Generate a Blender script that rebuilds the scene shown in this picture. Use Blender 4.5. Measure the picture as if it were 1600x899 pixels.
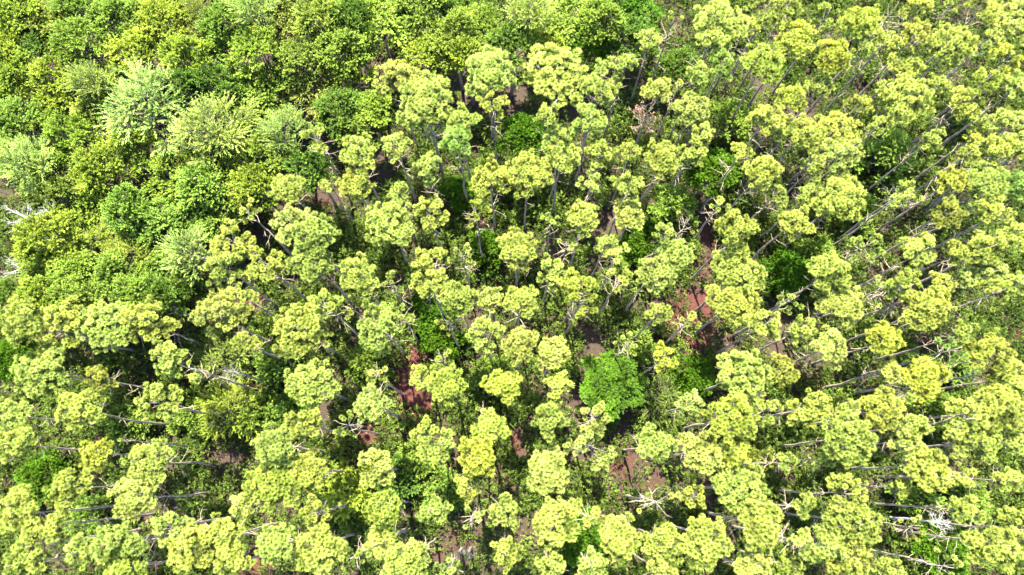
import bpy, math, random
import numpy as np
from mathutils import Vector, Matrix, Euler

for o in list(bpy.data.objects):
    bpy.data.objects.remove(o)
scene = bpy.context.scene
COL = scene.collection
R = math.radians

# ------------------------------------------------------------------ camera
CAM_H = 70.0            # drone height over the forest floor, metres
TILT = R(15.0)          # off straight down, towards +Y
F_PX = 1081.0           # focal length in pixels of the 1600 px wide photograph
cam_data = bpy.data.cameras.new('camera')
cam_data.sensor_width = 36.0
cam_data.lens = 36.0 * F_PX / 1600.0
cam_data.clip_start = 0.5
cam_data.clip_end = 2000.0
cam = bpy.data.objects.new('camera', cam_data)
cam.location = (0, 0, CAM_H)
cam.rotation_euler = (TILT, 0, 0)
COL.objects.link(cam)
scene.camera = cam

# ------------------------------------------------------------------ light
SUN_EL, SUN_AZ = R(66.0), R(-12.0)      # azimuth measured from +Y (top of the picture) towards +X
world = bpy.data.worlds.new('World')
scene.world = world
world.use_nodes = True
wn = world.node_tree
sky = wn.nodes.new('ShaderNodeTexSky')
sky.sky_type = 'NISHITA'
sky.sun_disc = False
sky.sun_elevation = SUN_EL
sky.sun_rotation = SUN_AZ
wn.links.new(sky.outputs[0], wn.nodes['Background'].inputs[0])
wn.nodes['Background'].inputs[1].default_value = 0.12
sun_d = bpy.data.lights.new('sun', 'SUN')
sun_d.energy = 4.6
sun_d.angle = R(0.5)
sun_d.color = (1.0, 0.95, 0.80)
sun = bpy.data.objects.new('sun', sun_d)
to_sun = Vector((math.sin(SUN_AZ) * math.cos(SUN_EL), math.cos(SUN_AZ) * math.cos(SUN_EL), math.sin(SUN_EL)))
sun.rotation_euler = to_sun.to_track_quat('Z', 'Y').to_euler()
sun.location = (0, 0, 120)
COL.objects.link(sun)
scene.view_settings.view_transform = 'Standard'
scene.view_settings.look = 'None'
scene.view_settings.exposure = 4.7
scene.view_settings.gamma = 1.0
scene.view_settings.use_curve_mapping = False
scene.render.engine = 'CYCLES'
scene.cycles.max_bounces = 6
scene.cycles.diffuse_bounces = 3
scene.cycles.transmission_bounces = 3
scene.cycles.glossy_bounces = 1
scene.cycles.caustics_reflective = False
scene.cycles.caustics_refractive = False


def at(px, py, z):
    """World point at height z seen at photograph pixel (px, py)."""
    x, y = (px - 800.0) / F_PX, -(py - 449.5) / F_PX
    c, s = math.cos(TILT), math.sin(TILT)
    d = (x, y * c + s, y * s - c)
    t = (z - CAM_H) / d[2]
    return Vector((d[0] * t, d[1] * t, z)), t


# ------------------------------------------------------------------ materials
def new_mat(name):
    m = bpy.data.materials.new(name)
    m.use_nodes = True
    nt = m.node_tree
    nt.nodes.clear()
    return m, nt, nt.nodes, nt.links


def foliage_mat(name, inner, outer, trans=0.35, rough=0.55, spec=0.25, jitter=0.35):
    """Leaf material: 'tint' runs from old growth, darkened to paint in crown shade, to young; the object colour is the tree's own hue."""
    m, nt, N, L = new_mat(name)
    out = N.new('ShaderNodeOutputMaterial')
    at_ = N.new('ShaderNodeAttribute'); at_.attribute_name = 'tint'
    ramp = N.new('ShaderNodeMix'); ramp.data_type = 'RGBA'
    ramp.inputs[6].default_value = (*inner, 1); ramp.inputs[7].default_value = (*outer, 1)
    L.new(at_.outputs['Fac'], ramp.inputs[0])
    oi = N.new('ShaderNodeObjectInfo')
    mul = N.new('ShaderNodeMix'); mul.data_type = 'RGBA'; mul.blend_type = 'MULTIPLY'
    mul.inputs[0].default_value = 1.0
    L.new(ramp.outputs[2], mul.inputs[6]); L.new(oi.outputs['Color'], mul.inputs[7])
    geo = N.new('ShaderNodeNewGeometry')
    tc = N.new('ShaderNodeTexCoord')
    no = N.new('ShaderNodeTexNoise'); no.inputs['Scale'].default_value = 0.9; no.inputs['Detail'].default_value = 2.0
    L.new(tc.outputs['Object'], no.inputs['Vector'])
    mr = N.new('ShaderNodeMapRange')
    mr.inputs[1].default_value = 0.3; mr.inputs[2].default_value = 0.7
    mr.inputs[3].default_value = 1.0 - jitter; mr.inputs[4].default_value = 1.0 + jitter * 0.6
    L.new(no.outputs['Fac'], mr.inputs[0])
    hsv = N.new('ShaderNodeHueSaturation')
    L.new(mr.outputs[0], hsv.inputs['Value']); L.new(mul.outputs[2], hsv.inputs['Color'])
    p = N.new('ShaderNodeBsdfPrincipled')
    p.inputs['Roughness'].default_value = rough
    p.inputs['Specular IOR Level'].default_value = spec
    L.new(hsv.outputs[0], p.inputs['Base Color'])
    tr = N.new('ShaderNodeBsdfTranslucent')
    ty = N.new('ShaderNodeMix'); ty.data_type = 'RGBA'; ty.blend_type = 'MULTIPLY'
    ty.inputs[0].default_value = 1.0; ty.inputs[7].default_value = (1.15, 1.2, 0.55, 1)
    L.new(hsv.outputs[0], ty.inputs[6]); L.new(ty.outputs[2], tr.inputs['Color'])
    mx = N.new('ShaderNodeMixShader'); mx.inputs[0].default_value = trans
    L.new(p.outputs[0], mx.inputs[1]); L.new(tr.outputs[0], mx.inputs[2])
    L.new(mx.outputs[0], out.inputs['Surface'])
    return m


def bark_mat(name, c1, c2, scale=6.0, rough=0.9):
    m, nt, N, L = new_mat(name)
    out = N.new('ShaderNodeOutputMaterial')
    tc = N.new('ShaderNodeTexCoord')
    mp = N.new('ShaderNodeMapping'); mp.inputs['Scale'].default_value = (1, 1, 0.3)
    L.new(tc.outputs['Object'], mp.inputs['Vector'])
    no = N.new('ShaderNodeTexNoise'); no.inputs['Scale'].default_value = scale; no.inputs['Detail'].default_value = 4
    L.new(mp.outputs[0], no.inputs['Vector'])
    cr = N.new('ShaderNodeValToRGB')
    cr.color_ramp.elements[0].position = 0.35; cr.color_ramp.elements[0].color = (*c1, 1)
    cr.color_ramp.elements[1].position = 0.65; cr.color_ramp.elements[1].color = (*c2, 1)
    L.new(no.outputs['Fac'], cr.inputs[0])
    p = N.new('ShaderNodeBsdfPrincipled'); p.inputs['Roughness'].default_value = rough
    p.inputs['Specular IOR Level'].default_value = 0.15
    L.new(cr.outputs[0], p.inputs['Base Color'])
    bp = N.new('ShaderNodeBump'); bp.inputs['Strength'].default_value = 0.5; bp.inputs['Distance'].default_value = 0.03
    L.new(no.outputs['Fac'], bp.inputs['Height']); L.new(bp.outputs[0], p.inputs['Normal'])
    L.new(p.outputs[0], out.inputs['Surface'])
    return m


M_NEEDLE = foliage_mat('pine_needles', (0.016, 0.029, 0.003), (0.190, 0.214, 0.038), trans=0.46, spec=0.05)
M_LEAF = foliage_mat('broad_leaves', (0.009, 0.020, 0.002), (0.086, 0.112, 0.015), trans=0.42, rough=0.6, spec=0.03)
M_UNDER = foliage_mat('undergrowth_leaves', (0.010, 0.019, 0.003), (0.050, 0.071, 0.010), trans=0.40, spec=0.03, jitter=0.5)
M_BARK = bark_mat('pine_bark', (0.040, 0.030, 0.020), (0.105, 0.084, 0.062))
M_LIMB = bark_mat('grey_limb_bark', (0.022, 0.018, 0.014), (0.050, 0.043, 0.036))
M_DEAD = bark_mat('bleached_wood', (0.030, 0.027, 0.024), (0.068, 0.062, 0.057))
M_WHITE = bark_mat('sun_bleached_wood', (0.085, 0.081, 0.077), (0.15, 0.145, 0.14))
M_RUST = foliage_mat('rusty_leaves', (0.045, 0.020, 0.012), (0.085, 0.040, 0.022), trans=0.2)


# ------------------------------------------------------------------ mesh helpers
class MB:
    def __init__(self):
        self.v, self.q, self.t, self.tint, self.n = [], [], [], [], 0

    def add(self, verts, quads=None, tris=None, tint=None):
        verts = np.asarray(verts, dtype=np.float32).reshape(-1, 3)
        if quads is not None and len(quads):
            self.q.append(np.asarray(quads, dtype=np.int32).reshape(-1, 4) + self.n)
        if tris is not None and len(tris):
            self.t.append(np.asarray(tris, dtype=np.int32).reshape(-1, 3) + self.n)
        self.v.append(verts)
        self.tint.append(np.zeros(len(verts), np.float32) if tint is None else np.asarray(tint, np.float32).reshape(-1))
        self.n += len(verts)

    def tube(self, pts, rad, sides=6, tint=0.0):
        pts = np.asarray(pts, float)
        n = len(pts)
        ring = []
        tang = np.gradient(pts, axis=0)
        for i in range(n):
            t = tang[i] / (np.linalg.norm(tang[i]) + 1e-9)
            a = np.cross(t, (0, 0, 1.0)) if abs(t[2]) < 0.9 else np.cross(t, (1.0, 0, 0))
            a /= np.linalg.norm(a) + 1e-9
            b = np.cross(t, a)
            th = np.arange(sides) * 2 * math.pi / sides
            ring.append(pts[i] + rad[i] * (np.cos(th)[:, None] * a + np.sin(th)[:, None] * b))
        v = np.concatenate(ring)
        q = []
        for i in range(n - 1):
            for k in range(sides):
                k2 = (k + 1) % sides
                q.append((i * sides + k, i * sides + k2, (i + 1) * sides + k2, (i + 1) * sides + k))
        tip = len(v)
        v = np.concatenate([v, pts[-1:]])
        tr = [((n - 1) * sides + k, (n - 1) * sides + (k + 1) % sides, tip) for k in range(sides)]
        self.add(v, q, tr, np.full(len(v), tint))

    def mesh(self, name, mat, smooth=False):
        me = bpy.data.meshes.new(name)
        v = np.concatenate(self.v) if self.v else np.zeros((0, 3), np.float32)
        q = np.concatenate(self.q) if self.q else np.zeros((0, 4), np.int32)
        t = np.concatenate(self.t) if self.t else np.zeros((0, 3), np.int32)
        me.vertices.add(len(v)); me.vertices.foreach_set('co', v.ravel())
        nl = q.size + t.size
        me.loops.add(nl)
        me.loops.foreach_set('vertex_index', np.concatenate([q.ravel(), t.ravel()]).astype(np.int32))
        me.polygons.add(len(q) + len(t))
        starts = np.concatenate([np.arange(len(q)) * 4, q.size + np.arange(len(t)) * 3]).astype(np.int32)
        me.polygons.foreach_set('loop_start', starts)
        if smooth:
            me.polygons.foreach_set('use_smooth', np.ones(len(starts), dtype=bool))
        at_ = me.attributes.new('tint', 'FLOAT', 'POINT')
        at_.data.foreach_set('value', np.concatenate(self.tint).astype(np.float32))
        me.materials.append(mat)
        me.update(calc_edges=True)
        me.validate()
        return me


def unit(a):
    return a / (np.linalg.norm(a, axis=-1, keepdims=True) + 1e-9)


def frames(axis):
    """Two vectors perpendicular to each row of axis."""
    ref = np.where(np.abs(axis[:, 2:3]) < 0.9, np.array([[0, 0, 1.0]]), np.array([[1.0, 0, 0]]))
    a = unit(np.cross(axis, ref))
    return a, np.cross(axis, a)


def add_tufts(mb, pos, axis, rng, n=96, length=0.265, width=0.031, bright=None):
    """Pine shoot tips: needles fanning out of each shoot in an open cup."""
    K = len(pos)
    pos = np.asarray(pos); axis = unit(np.asarray(axis))
    a, b = frames(axis)
    size = rng.uniform(0.8, 1.2, (K, 1))
    th = R(28) + (R(98) - R(28)) * rng.beta(1.3, 1.2, (K, n))
    ph = rng.uniform(0, 2 * math.pi, (K, n))
    d = (np.cos(th)[..., None] * axis[:, None] + np.sin(th)[..., None] *
         (np.cos(ph)[..., None] * a[:, None] + np.sin(ph)[..., None] * b[:, None]))
    L = length * size * rng.uniform(0.75, 1.1, (K, n))
    start = pos[:, None] + axis[:, None] * (rng.uniform(-0.05, 0.04, (K, n)) * size)[..., None] + d * 0.02
    side = unit(np.cross(d, axis[:, None] + 0.35 * rng.normal(size=(K, n, 3))))
    w = width * rng.uniform(0.7, 1.25, (K, n))[..., None]
    mid = start + d * (0.55 * L)[..., None]
    tip = start + d * L[..., None] + axis[:, None] * (0.05 * size)[:, None] * rng.uniform(-0.3, 1.2, (K, n, 1))
    v = np.stack([start, mid + side * w * 0.5, tip, mid - side * w * 0.5], axis=2).reshape(-1, 3)
    q = np.arange(K * n * 4).reshape(-1, 4)
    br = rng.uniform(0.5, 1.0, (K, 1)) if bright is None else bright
    t = np.stack([0.0 * L, 0.55 * br + 0 * L, 1.0 * br + 0 * L, 0.55 * br + 0 * L], axis=2).reshape(-1)  # dark bases, bright tips: older needles plus shade painted into each tuft
    mb.add(v, q, None, t)


def add_leaves(mb, base, d, rng, length=0.22, width=0.13, tint=None, up=0.6):
    """One diamond-shaped, slightly folded leaf per row."""
    K = len(base)
    d = unit(d)
    n = unit(np.array([[0, 0, 1.0]]) * up + rng.normal(size=(K, 3)) * 0.45)
    side = unit(np.cross(d, n))
    L = length * rng.uniform(0.65, 1.2, (K, 1)); W = width * rng.uniform(0.7, 1.2, (K, 1))
    up_ = np.cross(side, d)
    mid = base + d * L * 0.5
    v = np.stack([base, mid + side * W * 0.5 + up_ * W * 0.12, base + d * L - up_ * L * 0.12, mid - side * W * 0.5 + up_ * W * 0.12], axis=1).reshape(-1, 3)
    q = np.arange(K * 4).reshape(-1, 4)
    tt = rng.uniform(0.2, 1.0, K) if tint is None else tint
    mb.add(v, q, None, np.repeat(tt, 4))


def curve_pts(p, d, length, n, rng, lift=0.0, wob=0.08):
    pts = [np.array(p, float)]
    d = np.array(d, float)
    for i in range(n):
        d = d + rng.normal(size=3) * wob + np.array((0, 0, lift))
        d /= np.linalg.norm(d)
        pts.append(pts[-1] + d * length / n)
    return np.array(pts)


# ------------------------------------------------------------------ pines
PINE_H = 16.0


def make_pine(seed, rad, style):
    """Returns the three meshes of one loblolly pine: trunk, limbs, crown. style d(ense) m(edium) s(parse) t(hin)."""
    rng = np.random.default_rng(seed)
    H = PINE_H
    trunk, limbs, crown = MB(), MB(), MB()
    n = 14
    z = np.linspace(-0.3, H - 0.5, n)
    lean = rng.normal(size=2) * 0.012
    wob = np.cumsum(rng.normal(size=(n, 2)) * 0.045, axis=0)
    wob -= wob[-1:] * (z / z[-1])[:, None] * 0.85
    pts = np.column_stack([lean[0] * z + wob[:, 0], lean[1] * z + wob[:, 1], z])
    pts[:, :2] -= pts[-1:, :2] * (z / z[-1])[:, None]
    rr = 0.118 * (1 - z / H) ** 0.85 + 0.012
    rr[0] *= 1.25
    trunk.tube(pts, rr, 9)

    def axis_at(zz):
        return np.array([np.interp(zz, z, pts[:, 0]), np.interp(zz, z, pts[:, 1]), zz])

    # the crown is a dome of shoot-bearing lobes, one lobe to each main branch
    flat = {'d': 0.85, 'm': 0.98, 's': 1.1, 't': 1.2}[style]
    zc = H - 0.25 - flat * rad
    zb = zc - 0.5 * rad - 0.3
    nlobe = max(5, int({'d': 8.0, 'm': 8.0, 's': 6.5, 't': 4.5}[style] * (0.35 + 0.42 * rad)))
    if style == 'd':
        nlobe += 3
    wid = {'d': 0.38, 'm': 0.38, 's': 0.34, 't': 0.26}[style] * rng.uniform(0.92, 1.08)
    low = {'d': 0.52, 'm': 0.45, 's': 0.38, 't': 0.25}[style]
    gap = {'d': 0.10, 'm': 0.24, 's': 0.42, 't': 0.60}[style]
    lob = []
    for i in range(nlobe):
        u = (i + 0.4) / nlobe
        el = math.asin(max(-0.3, 1 - 1.25 * u))
        az = i * 2.399 + rng.uniform(-0.4, 0.4)
        lob.append((math.cos(az) * math.cos(el), math.sin(az) * math.cos(el), math.sin(el)))
    lob = unit(np.array(lob) + rng.normal(size=(nlobe, 3)) * 0.16)
    amp = rng.uniform(0.62, 1.12, nlobe)
    squash = rng.uniform(0.74, 1.12); orient = rng.uniform(0, math.pi)

    def surf(d):
        ang = np.arccos(np.clip(d @ lob.T, -1, 1))
        w = np.exp(-(ang / wid) ** 2) * amp
        f = w.max(axis=1)
        return low + (1.0 - low) * f, f, w.argmax(axis=1)

    P, A, BR, K_ = [], [], [], []
    for shell, pitch, dim in ((1.0, 0.47, 1.0), (0.70, 0.5, 0.38)):  # inner shell of older needles, dimmed to paint shade into the pits
        n_ = int(2 * math.pi * (rad * shell) ** 2 * 1.25 / pitch ** 2)
        k = np.arange(n_)
        zz = 1 - 1.42 * (k + 0.5) / n_
        az = k * 2.39996 + rng.normal(size=n_) * 0.07
        d = unit(np.column_stack([np.cos(az) * np.sqrt(1 - zz ** 2), np.sin(az) * np.sqrt(1 - zz ** 2), zz]) + rng.normal(size=(n_, 3)) * 0.05)
        r_, f, own = surf(d)
        ok = (f > gap * rng.uniform(0.75, 1.15, n_)) & (rng.random(n_) > 0.05)
        d, r_, own = d[ok], r_[ok], own[ok]
        ca, sa = math.cos(orient), math.sin(orient)
        lx = d[:, 0] * ca + d[:, 1] * sa; ly = (-d[:, 0] * sa + d[:, 1] * ca) * squash
        q_ = np.column_stack([lx * ca - ly * sa, lx * sa + ly * ca, d[:, 2] * flat])
        p_ = q_ * (r_ * rad * shell * rng.uniform(0.88, 1.07, len(r_)))[:, None]
        p_[:, 2] += zc
        P.append(p_); K_.append(own)
        A.append(unit(d * 0.62 + np.array([[0, 0, 0.62]]) + rng.normal(size=d.shape) * 0.16))
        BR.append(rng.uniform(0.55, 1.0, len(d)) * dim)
    P = np.concatenate(P); A = np.concatenate(A); BR = np.concatenate(BR); K_ = np.concatenate(K_)
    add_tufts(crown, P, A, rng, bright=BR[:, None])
    limbs.tube(np.array([axis_at(z_) for z_ in np.linspace(zb, H - 0.6, 5)]), [0.012, 0.011, 0.010, 0.009, 0.008], 4)
    for i in range(nlobe):
        tgt = lob[i] * np.array([1, 1, flat]) * rad * 0.66 * amp[i] + np.array([0, 0, zc])
        a0 = axis_at(max(zb + 0.2, tgt[2] - 0.45 * math.hypot(tgt[0], tgt[1]) - 0.15))
        mid = (a0 + tgt) / 2 + rng.normal(size=3) * 0.06 - np.array([0, 0, 0.06])
        limbs.tube(np.array([(1 - t_) ** 2 * a0 + 2 * t_ * (1 - t_) * mid + t_ * t_ * tgt for t_ in np.linspace(0, 1, 5)]),
                   np.linspace(0.034, 0.014, 5) * (0.6 + 0.25 * rad), 4)
        mine = np.nonzero(K_ == i)[0]
        for k in mine[::2]:
            c_ = tgt * 0.75 + P[k] * 0.25 + rng.normal(size=3) * 0.04
            limbs.tube(np.array([tgt, c_, P[k]]), [0.012, 0.009, 0.005], 3)
    for i in range({'d': 1, 'm': 1, 's': 2, 't': 4}[style]):
        a2 = rng.uniform(0, 6.28)
        d = np.array([math.cos(a2), math.sin(a2), rng.uniform(-0.1, 0.5)])
        ll = rad * rng.uniform(0.55, 1.0)
        pp = curve_pts(axis_at(zb + rng.uniform(-0.2, 0.8)), unit(d), ll, 5, rng, 0.03, 0.14)
        trunk.tube(pp, np.linspace(0.032, 0.010, 6), 4)
        for k in range(4):
            trunk.tube(curve_pts(pp[2 + k % 4], d + rng.normal(size=3) * 0.7, ll * 0.3, 3, rng, 0.02, 0.2), np.linspace(0.013, 0.005, 4), 3)
    # dead stubs and whorls on the bare trunk
    for k in range(int(rng.integers(9, 15))):
        zz = zb - rng.uniform(-0.3, 5.2) ** 1.0
        a2 = rng.uniform(0, 6.28); el = R(rng.uniform(-15, 25))
        d = np.array([math.cos(a2) * math.cos(el), math.sin(a2) * math.cos(el), math.sin(el)])
        ll = rng.uniform(0.35, 1.5)
        pp = curve_pts(axis_at(zz), d, ll, 4, rng, -0.02, 0.16)
        trunk.tube(pp, np.linspace(0.026, 0.008, 5), 4)
        if ll > 0.8:
            for _ in range(2):
                trunk.tube(curve_pts(pp[int(rng.integers(2, 4))], d + rng.normal(size=3) * 0.6, ll * 0.4, 3, rng, 0, 0.2), np.linspace(0.012, 0.005, 4), 3)
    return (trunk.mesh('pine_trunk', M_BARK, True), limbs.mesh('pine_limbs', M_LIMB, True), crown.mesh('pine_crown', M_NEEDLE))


# ------------------------------------------------------------------ broad-leaved trees
BROAD_H = 11.0


def make_broad(seed, rad, style):
    """style l(eafy), f(eathery sprays with long thin shoots), v(ivid dense low crown)."""
    rng = np.random.default_rng(seed)
    H = BROAD_H
    trunk, limbs, crown = MB(), MB(), MB()
    zf = H - rad * 1.7 - 1.0
    tp = curve_pts((0, 0, -0.3), (0, 0, 1.0), zf + 0.3, 6, rng, 0.05, 0.05)
    tp[:, :2] -= tp[-1:, :2] * np.linspace(0, 1, 7)[:, None]
    trunk.tube(tp, np.linspace(0.16, 0.085, 7), 8)
    fork = tp[-1]
    nl = {'l': 17, 'f': 15, 'v': 20}[style] + int(rad * 2.5)
    base, dirs, tint = [], [], []
    for i in range(nl):
        u = (i + 0.5) / nl
        az = i * 2.399 + rng.uniform(-0.4, 0.4)
        rr = rad * 0.95 * math.sqrt(u) * rng.uniform(0.78, 1.12)
        zz = H - 0.5 - (rr / rad) ** 2 * rad * 0.95 + rng.uniform(-0.95, 0.65) * (0.25 if style == 'v' else 1.0)
        c = np.array([math.cos(az) * rr, math.sin(az) * rr, zz])
        # limb to the lump
        d0 = c - fork
        ctrl = fork + d0 * 0.45 + np.array([-d0[0], -d0[1], 0]) * 0.12
        pts = np.array([(1 - s) ** 2 * fork + 2 * s * (1 - s) * ctrl + s * s * c for s in np.linspace(0, 1, 6)])
        pts[1:-1] += rng.normal(size=(4, 3)) * 0.07
        limbs.tube(pts, np.linspace(0.055, 0.015, 6), 4)
        lr = rad * (rng.uniform(0.14, 0.31) if style != 'v' else rng.uniform(0.30, 0.40)); lt = rng.uniform(-0.3, 0.3)
        ns = int({'l': 46, 'f': 40, 'v': 60}[style] * (lr / 0.75) ** 1.4) + 12
        out = np.array([c[0] / rad, c[1] / rad, 0.55])
        dd = unit(rng.normal(size=(ns, 3)) + out * 0.9)
        dd[:, 2] = np.where(dd[:, 2] < -0.35, -dd[:, 2] * 0.5, dd[:, 2])
        st = c + dd * lr * rng.uniform(0.25, 0.8, (ns, 1)) * np.array([1, 1, 0.75])
        sd = unit(dd + out * 0.55 + rng.normal(size=(ns, 3)) * 0.28 + np.array([0, 0, 0.45]))
        sl = {'l': 0.66, 'f': 1.0, 'v': 0.36}[style] * rng.uniform(0.5, 1.35, (ns, 1))
        if style == 'f':
            for k in range(0, ns, 2):
                limbs.tube(np.array([c, st[k], st[k] + sd[k] * sl[k]]), [0.016, 0.011, 0.004], 3)
        elif style == 'l':
            for k in range(0, ns, 6):
                limbs.tube(np.array([c, st[k], st[k] + sd[k] * sl[k] * 0.9]), [0.016, 0.010, 0.004], 3)
        m = {'l': 24, 'f': 22, 'v': 15}[style]
        s = np.tile(np.linspace(0.1, 1.0, m), (ns, 1)) + rng.uniform(-0.05, 0.05, (ns, m))
        a, b = frames(sd)
        ph = rng.uniform(0, 6.28, (ns, m))
        spread = {'l': 0.8, 'f': 0.5, 'v': 0.9}[style]
        ld = sd[:, None] + spread * (np.cos(ph)[..., None] * a[:, None] + np.sin(ph)[..., None] * b[:, None])
        lb = st[:, None] + sd[:, None] * (s * sl)[..., None]
        base.append(lb.reshape(-1, 3)); dirs.append(ld.reshape(-1, 3))
        tint.append((np.repeat(rng.uniform(0.05, 0.60, (ns, 1)), m, 1) + lt + 0.45 * s).reshape(-1))  # older inner leaves darker than spray tips, with crown shade painted in
    ll, ww = {'l': (0.165, 0.09), 'f': (0.18, 0.045), 'v': (0.17, 0.10)}[style]
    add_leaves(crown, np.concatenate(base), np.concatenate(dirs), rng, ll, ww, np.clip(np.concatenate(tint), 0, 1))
    return (trunk.mesh('broadleaf_trunk', M_BARK, True), limbs.mesh('broadleaf_limbs', M_LIMB, True), crown.mesh('broadleaf_crown', M_LEAF))


def make_dead(seed, rad, H=12.0, leaves=False, wood=None):
    wood = wood or M_DEAD
    rng = np.random.default_rng(seed)
    trunk, limbs, crown = MB(), MB(), MB()
    zf = H - rad * 1.3
    tp = curve_pts((0, 0, -0.3), (0, 0, 1.0), zf + 0.3, 7, rng, 0.05, 0.04)
    tp[:, :2] -= tp[-1:, :2] * np.linspace(0, 1, 8)[:, None]
    trunk.tube(tp, np.linspace(0.13, 0.06, 8), 7)
    ends = []

    def grow(p, d, l, r, lev):
        n = 4
        pp = curve_pts(p, d, l, n, rng, 0.03, 0.16)
        limbs.tube(pp, np.linspace(r, r * 0.5, n + 1), 4 if lev < 2 else 3)
        if lev == 3:
            ends.append(pp[-1]); return
        for k in range(3 if lev < 2 else 3):
            s = pp[int(rng.integers(1, n + 1))] if k else pp[-1]
            dd = unit(unit(pp[-1] - pp[-2]) + rng.normal(size=3) * 0.62)
            grow(s, dd, l * rng.uniform(0.5, 0.72), r * 0.52, lev + 1)
    for i in range(9):
        az = i * 2.399 + rng.uniform(-0.3, 0.3); el = R(rng.uniform(15, 75))
        p = tp[-1] - np.array([0, 0, rng.uniform(0, 1.0)])
        grow(p, np.array([math.cos(az) * math.cos(el), math.sin(az) * math.cos(el), math.sin(el)]), rad * 0.62, 0.018 + 0.007 * rad, 0)
    out = [trunk.mesh('dead_trunk', wood, True), limbs.mesh('dead_limbs', wood, True)]
    if leaves:
        e = np.array(ends); e = e[rng.random(len(e)) < 0.5]
        e = np.repeat(e, 6, 0) + rng.normal(size=(len(e) * 6, 3)) * 0.07
        add_leaves(crown, e, rng.normal(size=e.shape), rng, 0.16, 0.08)
        out.append(crown.mesh('withered_leaves', M_RUST))
    return out


def link(name, mesh, parent=None, color=(1, 1, 1)):
    o = bpy.data.objects.new(name, mesh)
    COL.objects.link(o)
    o.parent = parent
    o.color = (*color, 1)
    return o


# ------------------------------------------------------------------ forest floor
CLEAR = [  # px, py, radius px, how red the needle litter is, how free of undergrowth
    (1085, 490, 42, 1.0, 1.0), (1080, 525, 30, 0.9, 1.0), (1040, 505, 26, 0.8, 0.8), (635, 600, 34, 1.0, 1.0), (650, 565, 26, 0.9, 1.0),
    (650, 635, 30, 0.9, 1.0), (580, 680, 26, 0.9, 1.0), (925, 545, 50, 0.12, 1.0), (900, 600, 26, 0.1, 0.8), (830, 600, 34, 0.2, 0.9),
    (800, 690, 24, 0.7, 0.9), (790, 745, 30, 0.5, 0.9), (700, 725, 22, 0.6, 0.9), (505, 320, 24, 0.5, 0.9), (548, 385, 26, 0.3, 0.9),
    (1100, 370, 26, 0.8, 0.9), (1105, 420, 34, 0.6, 0.9), (20, 390, 40, 0.3, 1.0), (40, 300, 30, 0.3, 1.0), (15, 440, 34, 0.3, 1.0),
    (1592, 525, 24, 0.7, 0.7), (1250, 570, 36, 0.2, 0.8), (970, 720, 34, 0.6, 0.9), (955, 800, 40, 0.3, 0.9), (1380, 765, 40, 0.1, 0.9),
    (1390, 815, 22, 0.1, 0.9), (1225, 745, 30, 0.2, 0.9), (375, 710, 30, 0.2, 0.9), (390, 600, 26, 0.5, 0.9), (395, 470, 26, 0.7, 0.9),
    (320, 470, 30, 0.8, 0.9), (400, 430, 20, 0.6, 0.8), (100, 690, 30, 0.1, 0.9), (730, 840, 40, 0.3, 0.8), (690, 860, 30, 0.5, 0.8),
    (400, 885, 30, 0.7, 0.9), (870, 500, 24, 0.2, 0.9), (610, 415, 20, 0.5, 0.8), (1010, 880, 24, 0.2, 0.9), (1250, 420, 24, 0.2, 0.8),
    (1190, 385, 30, 0.3, 0.9), (1330, 350, 26, 0.3, 0.9), (750, 355, 22, 0.6, 0.9), (1170, 540, 40, 0.4, 0.8), (1050, 590, 24, 0.2, 0.8),
    (1020, 760, 34, 0.3, 0.9), (150, 680, 20, 0.2, 0.8), (610, 890, 20, 0.5, 0.8), (240, 880, 30, 0.6, 0.8), (55, 110, 26, 0.1, 1.0), (70, 215, 24, 0.1, 1.0),
]
CW = []
for px, py, rp, red, free in CLEAR:
    p, t = at(px, py, 0.0)
    CW.append((p.x, p.y, rp * t / F_PX * (0.95 if red > 0.6 else 0.7), red * 0.8, free * (0.9 if red > 0.45 else 0.6)))
CW = np.array(CW)


def clear_at(x, y, col):
    d = np.sqrt((x[..., None] - CW[:, 0]) ** 2 + (y[..., None] - CW[:, 1]) ** 2) / CW[:, 2]
    return np.max(np.clip(1.35 - d, 0, 1) ** 0.7 * CW[:, col], axis=-1)


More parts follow.
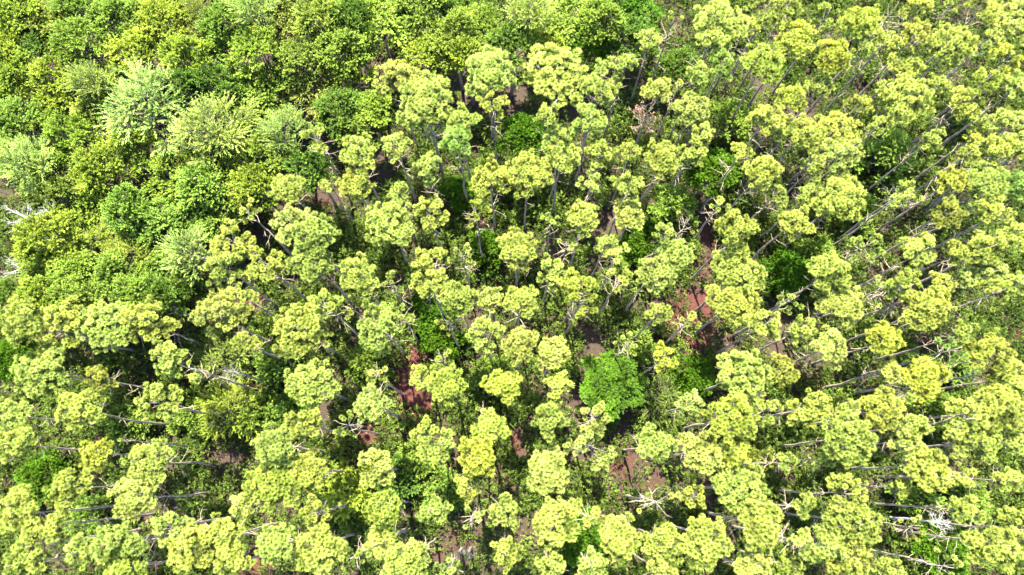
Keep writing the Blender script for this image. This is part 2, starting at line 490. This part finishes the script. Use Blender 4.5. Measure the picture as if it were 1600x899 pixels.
def make_ground():
    mb = MB()
    n = 221
    xs = np.linspace(-130, 130, n); ys = np.linspace(-110, 150, n)
    X, Y = np.meshgrid(xs, ys)
    Z = 0.12 * np.sin(X * 0.31 + 1.3) * np.cos(Y * 0.27) + 0.07 * np.sin(X * 0.9 + Y * 0.7) - 0.15
    v = np.stack([X, Y, Z], -1).reshape(-1, 3)
    i = np.arange(n * n).reshape(n, n)
    q = np.stack([i[:-1, :-1], i[:-1, 1:], i[1:, 1:], i[1:, :-1]], -1).reshape(-1, 4)
    mb.add(v, q, None, clear_at(X, Y, 3).reshape(-1))
    m, nt, N, L = new_mat('forest_floor_litter')
    out = N.new('ShaderNodeOutputMaterial')
    tc = N.new('ShaderNodeTexCoord')
    at_ = N.new('ShaderNodeAttribute'); at_.attribute_name = 'tint'
    n1 = N.new('ShaderNodeTexNoise'); n1.inputs['Scale'].default_value = 5.5; n1.inputs['Detail'].default_value = 8; n1.inputs['Roughness'].default_value = 0.85
    n2 = N.new('ShaderNodeTexNoise'); n2.inputs['Scale'].default_value = 0.5; n2.inputs['Detail'].default_value = 3
    L.new(tc.outputs['Object'], n1.inputs['Vector']); L.new(tc.outputs['Object'], n2.inputs['Vector'])
    c1 = N.new('ShaderNodeValToRGB')
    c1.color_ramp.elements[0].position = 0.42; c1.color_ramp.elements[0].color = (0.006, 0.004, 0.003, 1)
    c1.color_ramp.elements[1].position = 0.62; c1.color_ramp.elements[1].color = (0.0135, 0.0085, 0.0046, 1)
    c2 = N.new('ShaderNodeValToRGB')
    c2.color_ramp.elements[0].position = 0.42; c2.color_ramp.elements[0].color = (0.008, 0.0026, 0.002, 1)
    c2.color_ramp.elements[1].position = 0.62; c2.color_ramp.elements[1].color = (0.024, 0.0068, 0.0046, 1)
    L.new(n1.outputs['Fac'], c1.inputs[0]); L.new(n1.outputs['Fac'], c2.inputs[0])
    ad = N.new('ShaderNodeMath'); ad.operation = 'MULTIPLY_ADD'; ad.inputs[1].default_value = 0.9
    L.new(n2.outputs['Fac'], ad.inputs[0]); L.new(at_.outputs['Fac'], ad.inputs[2])
    mr = N.new('ShaderNodeMapRange'); mr.inputs[1].default_value = 0.55; mr.inputs[2].default_value = 1.05
    L.new(ad.outputs[0], mr.inputs[0])
    mx = N.new('ShaderNodeMix'); mx.data_type = 'RGBA'
    L.new(mr.outputs[0], mx.inputs[0]); L.new(c1.outputs[0], mx.inputs[6]); L.new(c2.outputs[0], mx.inputs[7])
    p = N.new('ShaderNodeBsdfPrincipled'); p.inputs['Roughness'].default_value = 0.95; p.inputs['Specular IOR Level'].default_value = 0.1
    L.new(mx.outputs[2], p.inputs['Base Color'])
    bp = N.new('ShaderNodeBump'); bp.inputs['Strength'].default_value = 0.8; bp.inputs['Distance'].default_value = 0.08
    L.new(n1.outputs['Fac'], bp.inputs['Height']); L.new(bp.outputs[0], p.inputs['Normal'])
    L.new(p.outputs[0], out.inputs['Surface'])
    o = link('ground', mb.mesh('ground', m, True))
    o['kind'] = 'structure'
    o['label'] = 'dark brown forest floor with reddish needle litter'


make_ground()


def make_undergrowth():
    rng = np.random.default_rng(77)
    mb = MB()
    n = 18500
    x = rng.uniform(-72, 72, n); y = rng.uniform(-20, 72, n)
    vis = np.abs(x) < 57 + 0.22 * np.clip(y, -10, 70)
    x, y = x[vis], y[vis]; n = len(x)
    ok = rng.random(n) > clear_at(x, y, 4) * 1.0
    x, y = x[ok], y[ok]
    # patchy: some places are thicker
    pn = np.sin(x * 0.21 + 2) * np.sin(y * 0.26 + x * 0.05) + 0.5 * np.sin(x * 0.55 + y * 0.47)
    ok = rng.random(len(x)) < 0.70 + 0.25 * pn
    x, y = x[ok], y[ok]
    # little grows in the deep shade right under the broad-leaved crowns
    bp = np.array([at(b[0], b[1], 8.5)[0][:2] for b in broads])
    near = np.sqrt(((np.column_stack([x, y])[:, None] - bp[None]) ** 2).sum(-1)).min(1)
    ok = (near > 2.6) | (rng.random(len(x)) < 0.25)
    x, y = x[ok], y[ok]
    for k in range(len(x)):
        rad = rng.uniform(0.45, 1.25); h = rng.uniform(0.4, 1.0) * (1 + 1.8 * (rng.random() < 0.4)) * rad * 1.5
        ns = int(26 * rad * rad) + 10
        az = rng.uniform(0, 6.28, ns); rr = rad * np.sqrt(rng.random(ns))
        st = np.column_stack([x[k] + rr * np.cos(az), y[k] + rr * np.sin(az), h * (1 - 0.6 * (rr / rad) ** 2) * rng.uniform(0.45, 1.0, ns)])
        sd = unit(np.column_stack([np.cos(az) * rr / rad, np.sin(az) * rr / rad, np.full(ns, 0.7)]) + rng.normal(size=(ns, 3)) * 0.4)
        m = 8
        s = np.linspace(0.0, 0.45, m)
        lb = (st[:, None] + sd[:, None] * s[None, :, None] * rng.uniform(0.6, 1.2, (ns, 1, 1))).reshape(-1, 3)
        ld = (sd[:, None] + rng.normal(size=(ns, m, 3)) * 0.6).reshape(-1, 3)
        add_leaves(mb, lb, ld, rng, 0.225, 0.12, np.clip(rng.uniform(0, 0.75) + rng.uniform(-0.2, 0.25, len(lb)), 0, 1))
    o = link('undergrowth', mb.mesh('undergrowth', M_UNDER))
    o['kind'] = 'stuff'
    o['label'] = 'low tangled green undergrowth between the trunks'



# ------------------------------------------------------------------ what stands where (photograph pixels: crown centre, crown radius, style + hue)
# hue letters: none lime, Y yellow, P pale, G greener, O olive
PINES = '''
490 212 28 s;620 122 40 mP;663 158 52 d;560 238 33 m;617 228 28 m;762 112 46 d;773 160 27 m;722 185 32 m;712 218 30 mG;868 118 54 d
930 145 40 m;921 188 36 m;858 182 26 m;872 222 32 m;945 112 26 m;1050 38 30 t;1122 40 48 d;1200 10 30 m;1186 42 18 t;1243 57 33 dY
1195 96 34 dY;1132 96 27 mG;1095 115 26 m;974 102 25 m;1027 138 24 dP;1082 170 31 dP;1098 210 26 m;1060 135 17 s;1205 178 35 m;1240 152 28 dY
1255 208 34 m;1345 32 32 dY;1305 84 30 dY;1350 70 24 m;1292 22 32 s;1395 15 34 t;1435 50 28 mO;1490 70 40 d;1415 98 34 m;1415 152 44 d
1515 158 33 m;1580 28 46 dP;1573 92 34 sY;1545 122 26 mY;1580 195 37 mP;1345 160 22 m;1308 206 40 d;1485 10 22 t;1340 115 16 t;1522 212 20 mY
446 292 28 d;555 288 31 d;515 288 19 m;622 302 24 m;608 350 42 d;455 348 38 mP;487 367 37 d;485 410 36 d;362 378 37 m;386 330 22 s
412 412 34 m;348 416 36 m;560 428 34 m;612 442 24 s;668 262 27 m;765 278 38 m;825 270 40 d;742 328 28 sY;878 243 34 m;937 240 26 m
922 285 22 m;912 340 28 d;672 330 30 m;672 402 27 m;722 398 24 sP;808 390 37 d;860 424 31 m;862 345 18 s;885 380 22 s;905 442 30 mY
670 442 34 m;946 382 24 m;985 287 28 m;1035 247 33 d;1082 235 30 m;985 235 22 m;983 333 28 dP;1192 265 33 d;1125 320 19 s;1155 358 40 m
1075 345 24 t;1040 365 25 m;1058 400 29 d;1025 425 32 dP;1155 427 44 d;1245 345 34 m;1265 302 25 m;965 400 22 m;968 435 22 m;1312 240 38 mP
1315 308 43 d;1420 300 32 s;1490 283 28 mY;1545 288 43 d;1485 335 33 mO;1562 332 28 m;1517 238 22 m;1358 382 34 s;1440 393 38 m;1545 388 37 m
1418 442 28 mY;1542 430 44 mP;1300 425 34 d;1595 285 26 mG;1592 365 28 m;1472 442 24 m;1580 245 28 tO
25 500 36 m;86 508 42 m;168 506 44 d;226 500 40 m;255 560 36 m;302 577 24 s;65 580 46 d;150 590 28 mO;118 640 35 d;246 628 37 m;15 652 34 m
338 488 41 mP;380 532 23 m;468 515 48 d;485 600 43 d;590 510 44 m;502 474 28 m;548 478 24 s;586 585 21 sP;578 630 30 dP;540 664 27 s;470 662 34 m
625 490 24 s;372 460 30 m;718 465 32 d;765 465 24 mP;812 468 30 d;905 470 32 sY;700 503 24 s;757 522 32 m;812 537 33 dP;862 552 28 dP;697 602 38 dY
655 590 25 m;785 600 30 dY;872 608 28 m;862 655 36 m;762 672 32 dY;932 650 27 mP;755 640 17 t;664 676 28 m;690 562 20 s
1030 488 26 m;1080 500 20 s;1148 474 43 d;1200 505 31 m;1235 470 22 s;1256 512 27 m;1040 560 25 mY;1162 584 46 d;1224 580 33 mO;1080 628 24 mP
1148 652 40 dY;1260 640 34 m;980 538 24 s;1315 472 41 dP;1455 480 42 d;1400 474 30 s;1305 540 36 mP;1385 530 29 dY;1390 580 22 dP;1445 590 38 dY
1555 556 42 m;1583 592 36 d;1495 545 31 sG;1512 655 38 m;1562 640 40 d;1378 640 36 d;1436 666 28 m;1333 684 44 d;1283 632 27 m;1562 455 32 s
18 694 38 m;148 710 29 dY;186 688 14 t;232 724 37 d;102 764 35 m;205 778 35 dP;180 853 40 d;262 826 33 m;118 862 29 m;302 852 42 d;28 800 40 m
55 852 42 m;192 893 34 dY;18 884 36 m;88 820 28 m;428 698 38 d;422 758 45 dY;480 738 36 d;490 802 26 m;375 792 27 mP;585 730 34 mP;597 793 29 dY
428 852 34 d;497 858 42 d;345 838 37 m;596 848 32 m;628 882 36 d;358 882 37 m;550 872 30 s;745 716 34 dY;680 694 34 m;730 762 26 m;856 738 41 dP
925 697 42 sP;788 800 32 m;872 815 42 d;675 800 28 m;736 814 24 sP;790 866 29 m;862 888 31 m;648 868 27 m;1026 694 31 d;1098 706 37 dP;1158 765 44 d
1190 818 43 d;1105 846 42 d;1030 786 34 t;1086 776 25 m;968 840 38 d;1040 850 34 m;1035 896 28 mP;1182 890 36 mP;1290 716 21 m;1450 730 40 d
1532 692 42 m;1580 750 29 m;1325 772 37 m;1338 818 43 d;1330 872 44 m;1430 825 25 s;1482 886 32 sP;1562 850 50 m;1420 692 28 mP;1592 828 38 m
1288 855 34 m;1150 702 32 mY;540 20 1 x;1240 888 26 mO;1592 690 28 m;1395 890 26 m;700 890 24 s;925 885 30 m
1285 130 24 m;1385 62 26 m;1378 192 22 m;1462 132 24 m;1545 62 26 m;1598 132 28 m;1272 256 24 m;1462 214 22 m;1562 232 28 m;1600 222 28 m;1232 205 22 m;1160 236 22 m
1166 42 24 m;1232 8 26 m;1432 8 26 m;1540 10 28 m;1500 392 24 m;1388 446 22 m;1215 302 22 m;1592 444 28 m;1512 520 26 m;1420 612 22 m;1412 762 20 m;1522 800 28 m
1505 745 24 m;1232 722 20 m;1255 792 24 m;1255 848 26 m;1015 62 24 m;1330 640 22 m;1205 640 22 m;930 815 24 m
'''
# l(eafy) f(eathery) v(ivid); hue: Y yellow-lime, G mid green, D dark green, P pale silvery, O olive, V vivid green
BROADS = '''
25 25 34 lY;75 42 40 lO;112 8 30 lG;8 78 30 lY;62 78 32 lD;28 112 30 lY;120 62 35 lG;176 28 33 lG;255 36 38 lY;214 92 42 lY;287 84 32 lY
312 34 32 fO;95 126 36 lY;140 124 24 fP;156 162 38 lO;14 148 28 lY;25 196 38 lG;86 180 28 lY;112 212 32 lY;235 170 54 fP;200 214 30 lY;282 136 32 lD
335 204 48 fP;350 30 32 lG;394 8 26 fP;436 36 38 lO;500 30 36 lO;546 24 30 lD;596 42 44 lG;346 86 40 lG;402 82 38 lY;466 92 32 lO;535 76 36 lG
336 138 34 lD;406 150 42 lG;480 136 42 fO;550 122 34 lY;530 172 32 lD;581 170 26 vY;556 202 30 lG;390 192 38 lG;440 206 34 fP;655 14 40 lG;702 12 32 lD
712 62 40 lG;756 38 30 lG;666 92 34 lY;732 84 24 lY;800 72 38 lD;826 14 28 fP;880 40 44 lG;850 64 26 lY;916 76 36 vV;942 28 32 lG;985 20 34 lV
990 58 32 lD;816 208 30 vV;30 250 34 fP;86 262 34 lY;152 266 37 lY;202 250 34 fY;276 278 38 lY;312 288 30 lG;90 300 24 lO
150 322 28 lY;194 322 32 lG;76 372 42 lY;240 352 37 lG;140 388 44 fY;206 402 40 fY;292 394 30 fP;290 342 28 lG;74 426 34 lG;115 430 36 vY;180 436 36 lG
242 432 34 lG;300 436 32 lD;345 252 36 lG;340 302 34 lG;396 288 34 lY;420 246 36 lG;484 262 28 lD;336 344 30 lG;50 466 32 vY;122 472 40 lG;212 462 36 lG
246 466 28 lD;10 470 28 lD;952 600 41 vV
'''
DEADS = [  # px py r height style(+ 1 with rusty leaves) label
    (14, 326, 32, 11.5, 0, 'larger of the two white bleached dead treetops beside the brown hole in the broadleaf canopy'),
    (62, 324, 25, 11.0, 0, 'smaller white bleached dead treetop just inside the left edge of the broadleaf canopy'),
    (15, 413, 26, 8.0, 0, 'bleached twiggy dead tree standing alone on bare brown ground by the left edge'),
    (1010, 178, 27, 13.0, 1, 'dead grey pine with a few rusty leaves between the pale pines up the hill'),
    (672, 196, 30, 13.0, 0, 'tangle of bare grey limbs under the biggest round pine crown'),
    (1476, 818, 22, 10.0, 0, 'bleached white dead treetop beside long leaning trunks at the lower right'),
    (729, 868, 15, 7.0, 0, 'short white dead stub with splayed twigs at the bottom of the picture'),
    (357, 578, 22, 11.0, 0, 'leafless grey dead tree leaning out of feathery olive shrubs'),
    (1410, 302, 26, 13.5, 0, 'dead tree of white limbs poking through a sparse pine'),
    (205, 318, 16, 9.0, 0, 'thin bare pale branches sticking out of the broadleaf crowns'),
    (300, 398, 24, 9.0, 0, 'bare pale branches at the edge between broadleaf wood and pines'),
    (1530, 585, 16, 12.0, 0, 'thin white leafless twigs beside the long dark trunk by the right edge'),
]
# low shrubs and saplings one can single out: px py radius height style+hue label
SHRUBS = [
    (345, 560, 42, 4.0, 'fO', 'feathery olive shrub below the leafless grey dead tree'),
    (352, 642, 38, 5.0, 'fY', 'bright yellow-green feathery sapling in the dark gap left of centre'),
    (430, 572, 32, 4.0, 'lG', 'green bush wedged beside a big pale pine left of centre'),
    (405, 650, 30, 3.5, 'lG', 'dense green bush beside the bright yellow-green sapling'),
    (670, 488, 28, 4.0, 'vV', 'bright green bush between pine trunks near the middle'),
    (690, 530, 30, 4.0, 'vV', 'bright green low shrub above the red strip of needles'),
    (762, 585, 24, 3.5, 'lG', 'green bush between two slim pines near the middle'),
    (712, 300, 22, 4.0, 'vV', 'small vivid shrub at the foot of the upper pine trunks'),
    (758, 385, 28, 4.0, 'vV', 'vivid green shrub at the foot of a tall leaning trunk'),
    (1110, 272, 34, 8.0, 'vV', 'vivid leafy tree standing among the pines at the upper right'),
    (1010, 378, 36, 5.0, 'vV', 'wide vivid shrub under the pines right of centre'),
    (1052, 322, 32, 5.0, 'lG', 'dark green bush in the shadowed gap under three trunks'),
    (1232, 422, 30, 4.5, 'vV', 'vivid shrub beside the shadowed hollow with crossing trunks'),
    (1085, 588, 30, 4.0, 'vV', 'leafy green shrub under the trunks leaning over the red clearing'),
    (1035, 622, 34, 4.0, 'fO', 'thin olive shrub to the right of the vivid round bush'),
    (1000, 540, 18, 3.0, 'lG', 'small green shrub over the brown clearing'),
    (545, 768, 40, 4.0, 'lY', 'broad yellow-green thicket crossed by pale bare trunks'),
    (62, 748, 34, 5.0, 'vV', 'vivid green bush in the lower left pines'),
    (135, 816, 32, 4.0, 'lG', 'green bush under the lower left pines'),
    (615, 750, 28, 4.0, 'lD', 'dark blue-green bush below a pale sparse pine at the lower middle'),
    (905, 842, 34, 6.0, 'vV', 'soft green tree under a lime pine at the bottom middle'),
    (1180, 715, 26, 3.5, 'lO', 'olive bush by the dark hollow right of the pale pine'),
    (1460, 640, 28, 4.0, 'lG', 'green bush between dark trunks at the right'),
    (1430, 770, 30, 4.0, 'lG', 'green bush on the dark bare hollow at the lower right'),
    (1495, 570, 30, 4.0, 'lG', 'green bush behind the long dark trunk'),
    (1480, 860, 36, 4.0, 'vV', 'vivid green bush in front of the long lower right trunk'),
    (1510, 780, 30, 4.0, 'lG', 'green bush behind the bleached dead treetop'),
    (1390, 238, 34, 5.0, 'lG', 'dark green thicket beside two long leaning trunks'),
    (1345, 330, 28, 4.0, 'lG', 'green shrub at the base of the white limbed dead tree'),
    (1140, 185, 30, 5.0, 'lG', 'green bush under the long grey trunk in the upper right'),
    (1060, 110, 34, 6.0, 'lD', 'dark green bush under the pine with bare limbs'),
    (1210, 895, 28, 4.0, 'lY', 'lime leafy shrub at the bottom edge beside a large pine'),
    (455, 640, 24, 3.5, 'lD', 'dark shrub under the twin lime pines'),
    (290, 640, 30, 3.5, 'lG', 'green shrub in the gap below the long left trunks'),
    (195, 660, 28, 3.5, 'lG', 'green shrub under the long horizontal trunk at the left'),
    (575, 565, 30, 4.0, 'lG', 'green shrub beside the red strip of needles'),
    (20, 560, 30, 6.0, 'vV', 'vivid leafy tree at the left edge among the pines'),
    (650, 720, 26, 3.0, 'lG', 'low green bush below the red strip of needles'),
    (690, 765, 28, 3.0, 'lG', 'low green bush in the lower middle gap'),
    (1275, 395, 24, 4.0, 'lG', 'low green bush right of the crossing trunks'),
]

HUE_P = {'': (1, 1, 1), 'Y': (1.03, 1.02, 0.78), 'P': (1.12, 1.09, 1.30), 'G': (0.72, 0.92, 0.85), 'O': (0.82, 0.78, 0.75)}
HUE_B = {'Y': (1.08, 1.10, 0.9), 'G': (0.90, 1.0, 1.0), 'D': (0.46, 0.60, 0.6), 'P': (1.6, 1.58, 2.6), 'O': (0.92, 0.88, 1.0), 'V': (0.32, 0.52, 0.22)}
WORD_P = {'': 'lime green', 'Y': 'yellow-green', 'P': 'pale', 'G': 'mid green', 'O': 'olive'}
STYLE_P = {'d': 'dense', 'm': 'lobed', 's': 'open-crowned', 't': 'nearly bare'}
WORD_B = {'Y': 'yellow-green', 'G': 'mid green', 'D': 'dark green', 'P': 'pale silvery', 'O': 'olive', 'V': 'vivid green'}
STYLE_B = {'l': 'leafy', 'f': 'feathery', 'v': 'dense'}

rnd = random.Random(5)


def parse(s):
    out = []
    for line in s.strip().splitlines():
        for it in line.split(';'):
            a = it.split()
            if len(a) == 4 and a[3] != 'x':
                out.append((float(a[0]), float(a[1]), float(a[2]), a[3][0], a[3][1:]))
    return out


pines, broads = parse(PINES), parse(BROADS)

# ------------------------------------------------------------------ labels: each tree is told by its look and by a mark one can find
MARKS = [
    (952, 600, 'the vivid round bush'), (1085, 500, 'the red clearing'), (635, 600, 'the red needle strip'), (925, 545, 'the brown clearing'),
    (1476, 818, 'the lower bleached top'), (729, 868, 'the white stub'), (1010, 178, 'the rusty dead pine'),
    (672, 196, 'the grey limb tangle'), (1410, 302, 'the white-limbed dead tree'), (357, 578, 'the leafless grey dead tree'),
    (235, 168, 'the silvery feathery tree'), (30, 325, 'the two bleached treetops'), (15, 413, 'the lone twiggy tree'),
    (352, 642, 'the feathery sapling'), (1050, 60, 'the bare forked pine'), (1100, 400, 'the red gap'),
    (300, 398, 'the bare pale branches'), (545, 768, 'the yellow-green thicket'), (1380, 765, 'the dark bare hollow'),
    (1390, 230, 'the two long leaning trunks'), (550, 385, 'the black hole'), (1030, 786, 'the tufted pine'),
    (775, 350, 'the middle trunk'), (1530, 585, 'the thin white twigs'), (0, 899, 'the bottom-left corner'),
    (1600, 899, 'the bottom-right corner'), (1600, 0, 'the top-right corner'), (0, 0, 'the top-left corner'), (62, 748, 'the vivid low bush'),
    (916, 76, 'the vivid upper tree'), (505, 320, 'the small red hole'), (1590, 520, 'the red edge'), (60, 110, 'the upper black hole'),
]
DIRS = ['right of', 'up and right of', 'above', 'up and left of', 'left of', 'down and left of', 'below', 'down and right of']
ORD = ['first', 'second', 'third', 'fourth', 'fifth', 'sixth', 'seventh', 'eighth', 'ninth', 'tenth', 'eleventh', 'twelfth']


def place_words(pts, noun):
    best = [None] * len(pts)
    for mx, my, name in MARKS:
        sect = {}
        for i, p in enumerate(pts):
            dx, dy = p[0] - mx, my - p[1]
            dist = math.hypot(dx, dy)
            if dist < 14:
                continue
            k = int(round(math.atan2(dy, dx) / (math.pi / 4))) % 8
            sect.setdefault(k, []).append((dist, i))
        for k, lst in sect.items():
            lst.sort()
            for r_, (dist, i) in enumerate(lst[:12]):
                score = r_ * 55 + dist * 0.5
                if best[i] is None or score < best[i][0]:
                    o_ = '' if r_ == 0 else ORD[r_] + ' '
                    best[i] = (score, f'{"nearest" if r_ == 0 else ORD[r_]} {noun} {DIRS[k]} {name}')
    return [b[1] for b in best]


def size_word(r, lo, hi):
    return 'small' if r < lo else 'big' if r > hi else 'medium'


# ------------------------------------------------------------------ plant everything
PINE_R = [1.05, 1.45, 1.85, 2.3]
protos = {}


def pine_proto(rm, style, px):
    k = min(range(4), key=lambda i: abs(PINE_R[i] - rm))
    nvar = 5 if style in 'dm' else 3
    key = ('p', k, style, rnd.randrange(nvar))
    if key not in protos:
        protos[key] = make_pine(1000 + 97 * len(protos), PINE_R[k], style)
    return protos[key], PINE_R[k]


def broad_proto(rm, style):
    RR = [1.2, 1.7, 2.2]
    k = min(range(3), key=lambda i: abs(RR[i] - rm))
    key = ('b', k, style, rnd.randrange(3 if style == 'l' else 2))
    if key not in protos:
        protos[key] = make_broad(5000 + 61 * len(protos), RR[k], style)
    return protos[key], RR[k]


def root(name, loc, rz, label, cat, group):
    o = bpy.data.objects.new(name, None)
    COL.objects.link(o)
    o.location = loc
    o.rotation_euler = (0, 0, rz)
    o.empty_display_size = 0.5
    o['label'] = label; o['category'] = cat
    if group:
        o['group'] = group
    return o


def vary(c, amt=0.15):
    v = 1 + rnd.uniform(-amt, amt)
    h = rnd.uniform(-0.10, 0.07)
    return (c[0] * v * (1 + h), c[1] * v, c[2] * v * (1 - h))


for (px, py, rp, st, hue), where in zip(pines, place_words(pines, 'pine')):
    h = rnd.uniform(14.2, 17.6) * (0.80 if rp < 21 else 0.92 if rp < 26 else 1.0)
    _, t = at(px, py, h - 2.0)
    rm = rp * t / F_PX
    p, t = at(px, py, h - 0.75 * rm)
    rm = rp * t / F_PX
    (tm, lm, cm), RR = pine_proto(rm, st, px)
    s = rm * 1.10 / (RR * 0.97 + 0.16)
    lab = f'{size_word(rp, 27, 39)} {STYLE_P[st]} {WORD_P[hue]} pine, {where}'
    if len(lab.split()) > 14:
        lab = lab.split(' ', 1)[1]
    e = root('pine_tree', (p.x, p.y, 0), rnd.uniform(0, 6.28), lab, 'pine tree', 'pines standing through the wood')
    e.scale = (s, s, h / PINE_H)
    link('trunk', tm, e); link('limbs', lm, e)
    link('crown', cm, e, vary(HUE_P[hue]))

for (px, py, rp, st, hue), where in zip(broads, place_words(broads, 'broadleaf')):
    h = rnd.uniform(7.8, 12.0)
    if st == 'f' and hue == 'P':
        h = 12.8
    if (px, py) == (952, 600):
        h = 6.0
    _, t = at(px, py, h - 1.2)
    rm = rp * t / F_PX * 1.08
    (tm, lm, cm), RR = broad_proto(rm, st)
    p, _ = at(px, py, h - 0.6 * rm)
    s = rm / RR
    lab = f'{size_word(rp, 31, 39)} {STYLE_B[st]} {WORD_B[hue]} tree, {where}'
    if len(lab.split()) > 15:
        lab = lab.split(' ', 1)[1]
    if (px, py) == (952, 600):
        lab = 'vivid green round leafy tree alone beside the brown clearing'
    e = root('broadleaf_tree', (p.x, p.y, 0), rnd.uniform(0, 6.28), lab, 'broadleaf tree', 'broadleaf trees of the wood')
    e.scale = (s, s, h / BROAD_H)
    link('trunk', tm, e); link('limbs', lm, e)
    link('crown', cm, e, vary(HUE_B[hue]))

for i, (px, py, rp, h, lv, lab) in enumerate(DEADS):
    p, t = at(px, py, h - 0.6)
    rm = rp * t / F_PX
    ms = make_dead(9000 + i, rm, h, bool(lv), M_WHITE if 'bleached' in lab else M_DEAD)
    e = root('dead_tree', (p.x, p.y, 0), rnd.uniform(0, 6.28), lab, 'dead tree', 'dead trees')
    link('trunk', ms[0], e); link('limbs', ms[1], e)
    if lv:
        link('withered_leaves', ms[2], e)

for px, py, rp, h, sh, lab in SHRUBS:
    p, t = at(px, py, h * 0.75)
    rm = rp * t / F_PX * 1.08
    (tm, lm, cm), RR = broad_proto(rm, sh[0])
    s = rm / RR
    e = root('shrub', (p.x, p.y, 0), rnd.uniform(0, 6.28), lab, 'shrub', 'shrubs under the pines')
    e.scale = (s, s, 1.0)
    for nm, me in (('stem', tm), ('limbs', lm), ('crown', cm)):
        c = link(nm, me, e, vary(HUE_B[sh[1]]) if nm == 'crown' else (1, 1, 1))
        c.location = (0, 0, -(BROAD_H - h))

make_undergrowth()
